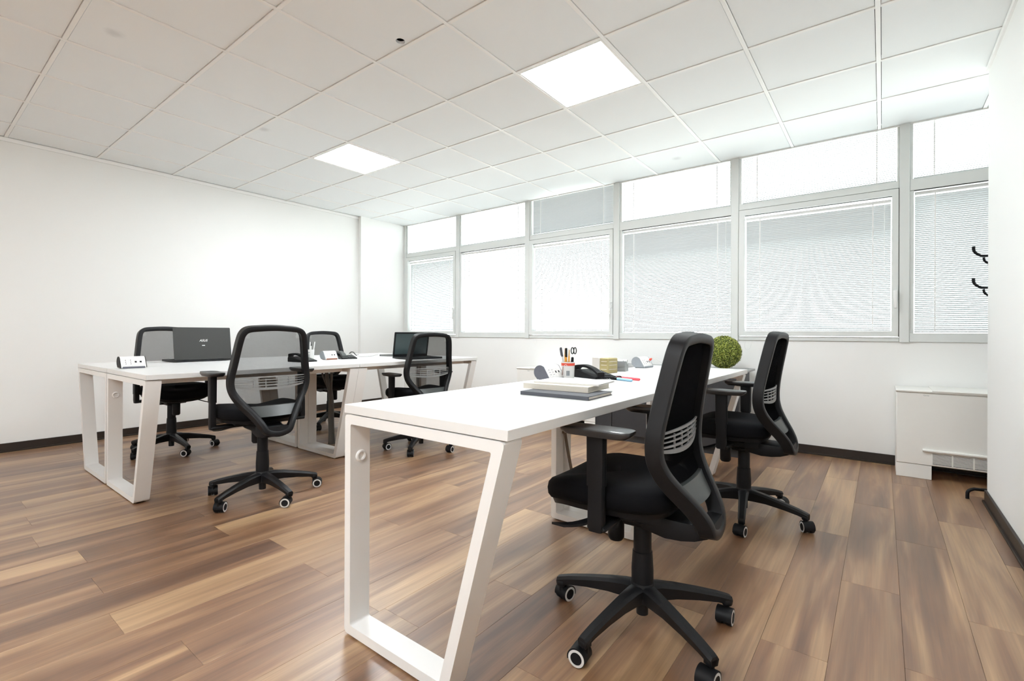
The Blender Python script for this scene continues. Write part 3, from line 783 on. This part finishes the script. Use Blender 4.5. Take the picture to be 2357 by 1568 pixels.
def laptop(label, hinge, rz, W, Dp, Hh, open_deg, base_mat, lid_mat, logo, group='open laptops'):
    """local: hinge along x at y=0, keyboard towards +y, lid rises from y=0"""
    t = thing('laptop', label, 'laptop', hinge, rz, group)
    b = MB(); b.prism([(-.002, .004), (Dp, .004), (Dp, .012), (Dp - .004, .017), (0, .021)], -W / 2, W / 2, axis='x'); base = b.build('base', base_mat, t)
    kb = MB()
    for r in range(5):
        for c in range(14):
            kx_ = -W * .43 + c * W * .86 / 13; ky = Dp * .12 + r * .0195
            zt = .021 - .004 * ky / Dp
            kb.box(kx_ - W * .027, kx_ + W * .027, ky, ky + .0165, zt, zt + .0022)
    stuff(kb.build('keys', 'blk', base, smooth=False))
    MB().box(-.05, .05, Dp * .62, Dp * .93, .0172, .0186).build('touchpad', 'gry', base, smooth=False)
    T = Matrix.Translation((0, .002, .019)) @ Matrix.Rotation(-R(open_deg - 90), 4, 'X')
    b = MB(); b.ring(fillet([(-W / 2, 0), (W / 2, 0), (W / 2, Hh), (-W / 2, Hh)], .008, 3), fillet([(-W / 2 + .014, .022), (W / 2 - .014, .022), (W / 2 - .014, Hh - .014), (-W / 2 + .014, Hh - .014)], .002, 3), -.0035, .0035)
    b.prism(fillet([(-W / 2, 0), (W / 2, 0), (W / 2, Hh), (-W / 2, Hh)], .008, 3), -.006, -.003)
    lid = b.build('lid', lid_mat, t); lid.matrix_local = T
    MB().box(-W / 2 + .014, W / 2 - .014, -.001, .001, .022, Hh - .014).build('screen', 'screen', lid, smooth=False)
    for s, size, z, shear, face in logo:
        me = text_mesh(s, size, .0004, shear); me.materials.append(M['logo'])
        T2 = Matrix.Translation((0, -.0062 if face < 0 else .0042, z)) @ (Matrix.Rotation(PI / 2, 4, 'X') if face < 0 else Matrix.Rotation(PI, 4, 'Z') @ Matrix.Rotation(PI / 2, 4, 'X'))
        link('logo', me, lid, mw=T2)['label'] = 'silver lettering on the lid' if face < 0 else 'small round emblem below the screen'
    for s in (-.3, .3):
        MB().tube([(s * W - .02, .003, .02), (s * W + .02, .003, .02)], .006, 8).build('hinge', 'blk', base)
    return t, lid
# lid back towards the room; keyboard towards the blank wall (-x)
lt, lid = laptop('black laptop with raised lid whose lettered back faces the room', (-2.035, 1.005, DZ), R(90) + R(1), .425, .27, .265, 98, 'blk2', 'lapt', [('ASUS', .026, .155, .35, -1)])
MB().box(-.011, .011, -.0066, -.006, .112, .117).build('badge', 'logo', lid, smooth=False)
lt2, lid2 = laptop('black laptop with dark screen facing the room behind an office chair', (-1.21, 2.50, DZ), R(-90) - R(8), .385, .26, .235, 100, 'blk2', 'blk2', [], group='open laptops')
b = MB(); b.lathe([(.0055, 0), (.0055, .0006)], 16, T=Matrix.Translation((0, .0036, .012)) @ Matrix.Rotation(-PI / 2, 4, 'X')); b.build('emblem', 'logo', lid2)

def pen(name, label, cat, base, tilt, az, L, r, body, tip, tipm='blk', flat=False, cap=None):
    """a stick standing in a cup (tilted) or lying flat"""
    T = Matrix.Translation(base) @ Matrix.Rotation(az, 4, 'Z') @ Matrix.Rotation(tilt, 4, 'Y')
    t = thing(name, label, cat); t.matrix_local = T
    MB().lathe([(r * .98, 0), (r, .004), (r, L * .78)], 8).build('barrel', body, t)
    if tip == 'cone': MB().lathe([(r, L * .78), (r * .85, L * .84), (r * .2, L)], 8).build('tip', tipm, t)
    elif tip == 'cap':
        MB().lathe([(r * 1.12, L * .70), (r * 1.15, L * .98), (r * .8, L)], 8).build('cap', tipm, t); MB().box(r * .9, r * 1.5, -.0012, .0012, L * .74, L * .97).build('clip', tipm, t, smooth=False)
    elif tip == 'stub': MB().lathe([(r, L * .78), (r * .9, L * .97), (r * .5, L)], 8).build('tip', tipm, t)
    return t
# red banded cup
CX, CYp = 1.090, 1.630
t = thing('pencil_cup', 'white cup with red band and printed pencil, full of pens', 'pencil cup', (CX, CYp, DZ))
MB().lathe([(.030, 0), (.0325, .002), (.0365, .092), (.0345, .092), (.031, .004), (.003, .0035)], 28, close=False).build('body', 'pwht', t)
MB().lathe([(.0361, .072), (.0367, .086)], 28, close=False).build('red_band', 'red', t)
bp = MB()
for k in range(4):
    a = R(-70) + k * .13; bp.box(-.0018, .0018, -.0004, .0004, .020, .046, T=Matrix.Rotation(a + PI / 2, 4, 'Z') @ Matrix.Translation((0, -.0348, 0)))
bp.build('barcode', 'slate2', t, smooth=False)
MB().box(-.0022, .0022, -.0005, .0005, .022, .07, T=Matrix.Rotation(R(-125) + PI / 2, 4, 'Z') @ Matrix.Translation((0, -.0353, 0)) @ Matrix.Rotation(.22, 4, 'Y')).build('printed_pencil', 'dkbrown', t, smooth=False)
MB().lathe([(.0085, 0), (.0085, .0005), (.0065, .0005), (.0065, 0)], 20, close=False, T=Matrix.Rotation(R(-78), 4, 'Z') @ Matrix.Translation((.0372, 0, .071)) @ Matrix.Rotation(PI / 2, 4, 'Y')).build('round_mark', 'pwht', t)
zc = DZ + .006
def stand(az, r, tilt): return ((CX + r * math.cos(az), CYp + r * math.sin(az), zc), tilt, az)
pen('pencil', 'orange pencil next to the scissors in the red-banded cup', 'pencil', *stand(1.95, .019, .07), .155, .0038, 'orange', 'cone', 'woodtip')
pen('pencil', 'orange pencil at the back of the red-banded cup', 'pencil', *stand(2.85, .018, .05), .158, .0042, 'orange', 'cone', 'woodtip')
pen('pencil', 'blunt orange pencil at the front of the red-banded cup', 'pencil', *stand(-.75, .018, .04), .150, .0038, 'orange', 'stub', 'woodtip')
pen('paintbrush', 'dark-tipped orange brush in the red-banded cup', 'brush', *stand(-1.5, .016, .04), .160, .0055, 'orange', 'cap', 'blk')
pen('ballpoint_pen', 'dark-capped ballpoint pen leaning out of the red-banded cup', 'pen', *stand(-2.4, .012, .17), .165, .005, 'pwht', 'cap', 'navy')
pen('marker_pen', 'short black marker in the red-banded cup', 'pen', *stand(.15, .019, .06), .112, .008, 'blk', 'stub', 'blk')
t = thing('scissors', 'black-handled scissors standing in the red-banded cup', 'scissors', (CX + .006, CYp + .012, zc), R(40))
MB().box(-.004, .004, -.001, .001, 0, .11, T=Matrix.Rotation(.10, 4, 'Y')).build('blades', 'steel', t, smooth=False)
for sx in (.012, .026):
    MB().tube([Vector((sx + .007 * math.cos(a * PI / 8), 0, .145 + .017 * math.sin(a * PI / 8))) for a in range(16)], .0028, 6, closed=True).build('handle', 'blk', t)
# left white cup
CX, CYp = -1.600, 1.690
t = thing('pencil_cup', 'plain white printed cup with pens behind the mesh chair', 'pencil cup', (CX, CYp, DZ))
MB().lathe([(.030, 0), (.0325, .002), (.0365, .092), (.0345, .092), (.031, .004), (.003, .0035)], 28, close=False).build('body', 'pwht', t)
bp = MB()
for k, z in enumerate((.03, .042, .066)): bp.box(-.013, .009, -.0004, .0004, z, z + .005, T=Matrix.Rotation(R(-45) + PI / 2, 4, 'Z') @ Matrix.Translation((0, -.0358, 0)))
bp.build('print', 'slate2', t, smooth=False)
for nm, lab, ti, az, L, r, bm, tp, tm in (('ballpoint_pen', 'pale blue pen in the plain white cup', .10, -2.6, .150, .0065, 'blue', 'stub', 'blue'),
        ('ballpoint_pen', 'white pen standing furthest from the socket box in the plain white cup', .12, 2.6, .155, .005, 'pwht', 'stub', 'pwht'), ('ballpoint_pen', 'black pen in the plain white cup', .12, -1.6, .165, .0042, 'blk', 'stub', 'blk'),
        ('ballpoint_pen', 'white pen with dark tip in the plain white cup', .10, -.2, .155, .0045, 'pwht', 'cone', 'blk'), ('ballpoint_pen', 'white pen leaning towards the socket box from the plain white cup', .14, 1.1, .158, .005, 'pwht', 'stub', 'pwht')):
    pen(nm, lab, 'pen', (CX + .017 * math.cos(az), CYp + .017 * math.sin(az), zc), ti, az, L, r, bm, tp, tm)

def phone(label, x, y, rz, body='blk', hand='blk', cord=True):
    """local: user side +x, handset along y... body wedge"""
    t = thing('desk_phone', label, 'phone', (x, y, DZ), rz, 'corded desk phones')
    MB().prism(fillet([(.09, 0), (.09, .012), (-.06, .052), (-.085, .046), (-.085, 0)], .006, 2), -.075, .075, axis='y').build('body', body, t)
    T0 = Matrix.Rotation(math.atan2(.04, .15), 4, 'Y')
    kb = MB()
    for r in range(4):
        for c in range(3): kb.box(-.005 + r * .019, .008 + r * .019, .002 + c * .019, .017 + c * .019, .0345, .039, T=T0)
    stuff(kb.build('keypad', 'gry', t, smooth=False))
    MB().box(-.05, -.018, .0, .06, .034, .0395, T=T0, b=.001).build('display', 'smoke2', t)
    hs = catmull([(-.085, -.045, .062), (-.06, -.045, .072), (-.01, -.045, .075), (.05, -.045, .058), (.085, -.045, .036), (.10, -.045, .026)], 4); secs = []
    for i, p in enumerate(hs):
        k = i / (len(hs) - 1); e = 1 - min(1, min(k, 1 - k) / .22); w_ = .019 + .007 * e; h = .009 + .006 * e
        secs.append([(p.x, p.y + a, p.z + c_) for a, c_ in fillet([(-w_, -h), (w_, -h), (w_, h), (-w_, h)], .006, 2)])
    MB().loft(secs).build('handset', hand, t)
    t.scale = (1, 1, .86)
    if cord:
        ax = catmull([(.085, -.045, .014), (.13, -.06, .012), (.155, -.03, .012), (.165, .02, .012), (.15, .045, .014), (.12, .03, .012)], 24); c = []
        for i, p in enumerate(ax):
            a = i * .95; c.append(p + Vector((.006 * math.cos(a) * .6, .006 * math.cos(a), .0065 * math.sin(a))))
        MB().tube(c, .0016, 5).build('coiled_cord', hand, t)
    return t
phone('black desk phone with coiled cord beside the red-banded cup', 1.155, 1.80, R(-18), 'blk', 'blk')
phone('black desk phone in front of the plain white pen cup', -1.42, 1.52, R(10), 'blk', 'blk', False)
phone('dark grey desk phone beside the socket box near the blank wall', -1.56, 2.02, R(-10), 'blk2', 'gry', False)
tag(MB().tube(catmull([(-1.62, 2.08, DZ + .02), (-1.72, 2.18, DZ + .05), (-1.85, 2.30, DZ + .045), (-1.98, 2.42, DZ + .008), (-2.05, 2.5, DZ + .007)], 5), .005, 7).build('phone_lead', 'blk'), 'black lead arching over the desk behind the grey phone', 'cable')
# thin white keyboard
t = thing('keyboard', 'thin white keyboard lying flat near the far corner of the bench', 'keyboard', (-1.88, 2.50, DZ), R(40))
MB().prism([(-.06, .003), (.06, .003), (.06, .010), (-.06, .018)], -.20, .20, axis='y').build('body', 'pwht', t)
kb = MB()
for r in range(5):
    for c in range(14): zt = .0165 - .0067 * (r * .021 + .01) / .12; kb.box(-.055 + r * .021, -.037 + r * .021, -.188 + c * .027, -.165 + c * .027, zt, zt + .003)
stuff(kb.build('keys', 'paper', t, smooth=False))
# flat dark folder/laptop behind
t = thing('closed_folder', 'thin dark folder lying flat behind the screen of the laptop', 'folder', (-1.66, 2.72, DZ), R(12))
MB().box(-.12, .12, -.15, .15, .0, .004, b=.001).build('back_cover', 'gry', t); MB().box(-.115, .118, -.147, .147, .004, .013).build('pages', 'smoke', t, smooth=False)
MB().box(-.12, .12, -.15, .15, .013, .017, b=.001).build('front_cover', 'gry', t); MB().box(-.124, -.118, -.15, .15, .0, .017, b=.001).build('spine', 'gry', t)

# books on the near desk
def book(label, x, y, z, rz, L, W, H, cover, pages, name='book'):
    t = thing(name, label, 'book', (x, y, z), rz, 'books stacked on the near desk')
    MB().box(-L / 2, L / 2, -W / 2, W / 2, 0, .0025, b=.0006).build('back_cover', cover, t)
    MB().box(-L / 2 + .002, L / 2 - .003, -W / 2 + .002, W / 2 - .003, .0025, H - .0025).build('pages', pages, t, smooth=False)
    MB().box(-L / 2, L / 2, -W / 2, W / 2, H - .0025, H, b=.0006).build('front_cover', cover, t)
    MB().box(-L / 2, L / 2, -W / 2 - .001, -W / 2 + .002, 0, H, b=.0006).build('spine', cover, t)
    return t
book('thin dark-spined book at the bottom of the stack', 1.430, 1.050, DZ, R(2), .30, .205, .014, 'navy', 'cream')
book('thick cream-edged book in the middle of the stack', 1.375, 1.145, DZ + .014, R(4), .295, .215, .022, 'cream', 'cream')
book('thin white-covered book lying on top of the stack', 1.390, 1.185, DZ + .036, R(8), .285, .20, .007, 'paper', 'paper')

# markers lying down
def lying(name, label, p0, p1, r, body, capm, tipm, group=None):
    d = Vector(p1) - Vector(p0); L = d.length
    t = thing(name, label, 'pen', p0, math.atan2(d.y, d.x), group)
    Tm = Matrix.Translation((0, 0, r)) @ Matrix.Rotation(PI / 2, 4, 'Y')
    MB().lathe([(r * .9, L * .30), (r, L * .32), (r, L * .97), (r * .7, L)], 14, T=Tm).build('barrel', body, t)
    MB().lathe([(r * .5, 0), (r * 1.03, .004), (r * 1.03, L * .33)], 14, T=Tm).build('cap', capm, t)
    return t
lying('marker_pen', 'pale blue highlighter with black cap lying on the desk', (1.280, 1.755, DZ), (1.425, 1.695, DZ), .0075, 'blue', 'blk', 'blk', 'pens lying on the near desk')
lying('marker_pen', 'red marker lying behind the pale blue highlighter', (1.285, 1.815, DZ), (1.432, 1.775, DZ), .0072, 'pinkred', 'pinkred', 'blk', 'pens lying on the near desk')
lying('ballpoint_pen', 'small black pen lying on the paper sheet', (1.335, 2.32, DZ + .0025), (1.47, 2.33, DZ + .0025), .004, 'blk', 'blk', 'blk')
tag(MB().box(-.105, .105, -.1485, .1485, 0, .0022, b=.0004).build('paper_sheet', 'paper', loc=(1.44, 2.29, DZ), rz=R(4)), 'white paper pad lying flat on the desk behind the backrest', 'paper')
# memo block in a clear olive box
t = thing('memo_box', 'olive translucent box holding a white paper memo block', 'memo box', (1.045, 2.15, DZ), R(-8))
MB().box(-.06, -.004, -.05, .05, .004, .094, b=.001).build('note_block', 'paper', t)
MB().box(-.002, .060, -.052, .052, 0, .092, b=.003).build('holder', 'olive', t)
b = MB()
for z in (.022, .048, .070): b.box(.0585, .0615, -.040, .040, z, z + .0035)
for z in (.022, .048, .070): b.box(.01, .05, -.0535, -.0505, z, z + .0035)
b.build('ribs', 'cream', t, smooth=False)
# tape dispenser
t = thing('tape_dispenser', 'smoky grey tape dispenser with folded plastic sides', 'tape dispenser', (1.070, 2.345, DZ), R(14))
MB().prism(fillet([(-.055, 0), (.055, 0), (.060, .02), (.052, .040), (.010, .046), (-.018, .066), (-.052, .066), (-.060, .03)], .005, 2), -.032, .032, axis='x').build('body', 'smoke', t)
MB().prism([(.012, .044), (.054, .040), (.060, .070), (.045, .072)], -.026, .026, axis='x').build('cutter_guard', 'smoke2', t)
MB().lathe([(.012, -.014), (.022, -.014), (.022, .014), (.012, .014)], 20, T=Matrix.Translation((0, -.03, .050)) @ Matrix.Rotation(PI / 2, 4, 'Y')).build('tape_roll', 'smoke2', t)
# spectacles
t = thing('eyeglasses', 'thin wire eyeglasses standing at the far end of the desk', 'eyeglasses', (1.19, 2.86, DZ), R(60))
for sx in (-.03, .03): MB().tube([Vector((sx + .022 * math.cos(a * PI / 8), 0, .021 + .019 * math.sin(a * PI / 8))) for a in range(16)], .0013, 5, closed=True).build('rim', 'steel', t)
for sx in (-.055, .055): MB().tube(catmull([(sx, 0, .028), (sx, -.07, .027), (sx, -.12, .012), (sx, -.135, .003)], 4), .0012, 5).build('temple', 'steel', t)
MB().tube([(-.009, 0, .026), (0, 0, .029), (.009, 0, .026)], .0012, 5).build('bridge', 'steel', t)

# ------------------------------------------------------------------ cables below the desks
b = MB(); pts = catmull([(-1.60, 1.84, .735), (-1.585, 1.85, .60), (-1.56, 1.87, .44), (-1.555, 1.87, .25), (-1.555, 1.875, .10), (-1.560, 1.88, .0)], 5)
b.tube(pts, [.013 + .013 * min(1, i / 14) + .010 * max(0, (i - 20) / 10) for i in range(len(pts))], 10)
for off in ((.07, .02), (-.06, -.03), (.03, .05)):
    b.tube(catmull([(-1.60 + off[0] * .7, 1.84 + off[1] * .9, .740), (-1.585 + off[0] * .6, 1.85 + off[1] * .7, .62), (-1.565 + off[0] * .3, 1.865, .48), (-1.557, 1.87, .36)], 5), .009, 8)
tag(b.build('cable_bundle', 'cable'), 'thick grey cable bundle dropping from bench to floor beside the double leg frame', 'cable')
b = MB(); b.tube(catmull([(1.045, 1.60, .735), (1.04, 1.655, .62), (1.035, 1.685, .50), (1.04, 1.71, .38), (1.06, 1.73, .24), (1.09, 1.76, .08), (1.10, 1.80, .055), (1.09, 1.82, .012), (1.06, 1.90, .009)], 5), .0085, 8)
b.lathe([(.012, -.006), (.012, .006)], 12, T=Matrix.Translation((1.035, 1.685, .47)))
tag(b.build('cable_bundle', 'cableb'), 'brown cable running down the inner leg of the near desk', 'cable')

# ------------------------------------------------------------------ low cabinet with the box ball
t = thing('low_cabinet', 'low charcoal cabinet with grey top standing below the windows behind the desks', 'cabinet', (.84, 3.65, 0))
x0, x1, dp = .19 - .84, 1.495 - .84, .40
MB().box(x0, x1, .012, dp, .06, .695).build('body', 'cab', t, smooth=False)
MB().box(x0 + .004, x1 - .004, .02, dp - .02, 0, .06).build('plinth', 'cab', t, smooth=False)
xs = [x0, x0 + .18, x0 + .18 + (x1 - x0 - .18) / 2, x1]
for k in range(3):
    d = MB().box(xs[k] + .002, xs[k + 1] - .002, -.006, .012, .064, .690, b=.002).build('door', 'cab', t)
    MB().box(xs[k + 1] - .03, xs[k + 1] - .022, -.018, -.006, .45, .56, b=.002).build('handle', 'gry', d)
MB().box(x0 - .004, x1 + .045, -.012, dp + .004, .697, .715, b=.002).build('top', 'cabtop', t)
t = thing('boxwood_ball', 'round clipped green leaf ball standing on the low cabinet', 'plant', (1.33, 3.85, .715))
b = MB(); rb = .132
prof = [(max(.001, rb * math.sin(PI * k / 16)), .144 - rb * math.cos(PI * k / 16)) for k in range(17)]
b.lathe(prof, 28); b.build('core', 'core', t)
rnd = random.Random(5); b = MB()
for k in range(8000):
    zz = rnd.uniform(-1, 1); a = rnd.uniform(0, 2 * PI); rr = math.sqrt(1 - zz * zz); nrm = Vector((rr * math.cos(a), rr * math.sin(a), zz))
    p = Vector((0, 0, .1445)) + nrm * (rb + rnd.uniform(-.006, .007))
    t1 = nrm.cross(Vector((rnd.uniform(-1, 1), rnd.uniform(-1, 1), rnd.uniform(-1, 1)))).normalized(); up_ = (nrm * rnd.uniform(.3, 1.1) + t1 * .8).normalized(); sd = up_.cross(nrm).normalized()
    L, W_ = rnd.uniform(.009, .014), rnd.uniform(.003, .0046)
    q = [p, p + up_ * L * .5 + sd * W_, p + up_ * L, p + up_ * L * .5 - sd * W_]
    if min(v.z for v in q) < .0005: continue
    b.add([tuple(v) for v in q], [(0, 1, 2, 3)])
stuff(b.build('foliage', 'leaf', t, smooth=False))

# ------------------------------------------------------------------ fan coil units
def fan_coil(label, x0, W):
    y0 = 3.86; t = thing('fan_coil_unit', label, 'heater', (x0, y0, 0), group='white fan coil units under the windows')
    d = YW - .016 - y0
    MB().box(0, W, 0, d, .10, .606, b=.004).build('casing', 'fcu', t)
    MB().prism(fillet([(-.006, .607), (d, .607), (d, .622), (.012, .628), (-.010, .620)], .005, 2), -.004, W + .004, axis='x').build('top_trim', 'fcu', t)
    MB().prism(fillet([(-.012, .628), (.10, .632), (d - .02, .634), (d - .02, .624), (-.012, .618)], .003, 2), .195, W - .195, axis='x').build('lid', 'fcu', t)
    for xx in (0, W - .195):
        MB().box(xx, xx + .195, .004, d - .03, 0, .098, b=.002).build('foot', 'fcu', t)
    MB().tube([(.145, -.008, .205), (W - .145, -.008, .205)], .011, 12).build('trim_bar', 'fcu', t)
    MB().box(.196, W - .196, -.001, .0, .112, .192).build('grille_back', 'dark_gap', t, smooth=False)
    b = MB(); n = max(3, int((W - .39) / .098)); pw = (W - .39) / n
    for k in range(n + 1): b.box(.195 + k * pw - .004, .195 + k * pw + .004, -.006, 0, .110, .194)
    b.box(.195, W - .195, -.006, 0, .190, .194); b.box(.195, W - .195, -.006, 0, .108, .113)
    for k in range(9):
        z = .118 + k * .0082; b.box(.195, W - .195, -.0055, 0, z, z + .0045)
    stuff(b.build('grille', 'fcu', t, smooth=False))
    me = text_mesh('Carrier', .0105, .0003); me.materials.append(M['slate']); link('maker_name', me, t, mw=Matrix.Translation((.165, -.0006, .590)) @ Matrix.Rotation(PI / 2, 4, 'X'))
    return t
fan_coil('white fan coil heater beside the projecting wall and coat stand', 2.505, 1.35)
fan_coil('white fan coil heater showing behind the socket box with the dark end', -.935, 1.08)

# ------------------------------------------------------------------ coat stand behind the partition
t = thing('coat_stand', 'black metal coat stand with curved hooks, half hidden by the projecting wall', 'coat stand', (3.10, 3.56, 0))
MB().tube([(0, 0, .05), (0, 0, 1.66)], .014, 14).build('pole', 'blk', t)
for k in range(4):
    a = R(193) + k * PI / 2; c_, s_ = math.cos(a), math.sin(a)
    P_ = catmull([(0.01, 0, .064), (.20, 0, .064), (.235, 0, .062), (.258, 0, .046), (.262, 0, .024), (.262, 0, .0)], 5)
    MB().tube([(p.x * c_, p.x * s_, p.z) for p in P_], .0095, 10).build('foot', 'blk', t)
for zt in (1.505, 1.308):
    for k in range(4):
        a = R(188) + k * PI / 2; c_, s_ = math.cos(a), math.sin(a)
        P_ = catmull([(.01, 0, zt), (.17, 0, zt), (.205, 0, zt + .008), (.228, 0, zt + .032), (.231, 0, zt + .062)], 5)
        MB().tube([(p.x * c_, p.x * s_, p.z) for p in P_], [.006 + .003 * i / len(P_) for i in range(len(P_))], 9).build('hook', 'blk', t)
        P_ = catmull([(.01, 0, zt - .055), (.13, 0, zt - .055), (.160, 0, zt - .048), (.180, 0, zt - .030), (.184, 0, zt - .008)], 5)
        MB().tube([(p.x * c_, p.x * s_, p.z) for p in P_], .0065, 9).build('hook', 'blk', t)
MB().lathe([(.014, 1.66), (.022, 1.675), (.018, 1.70), (.004, 1.71)], 14).build('finial', 'blk', t)
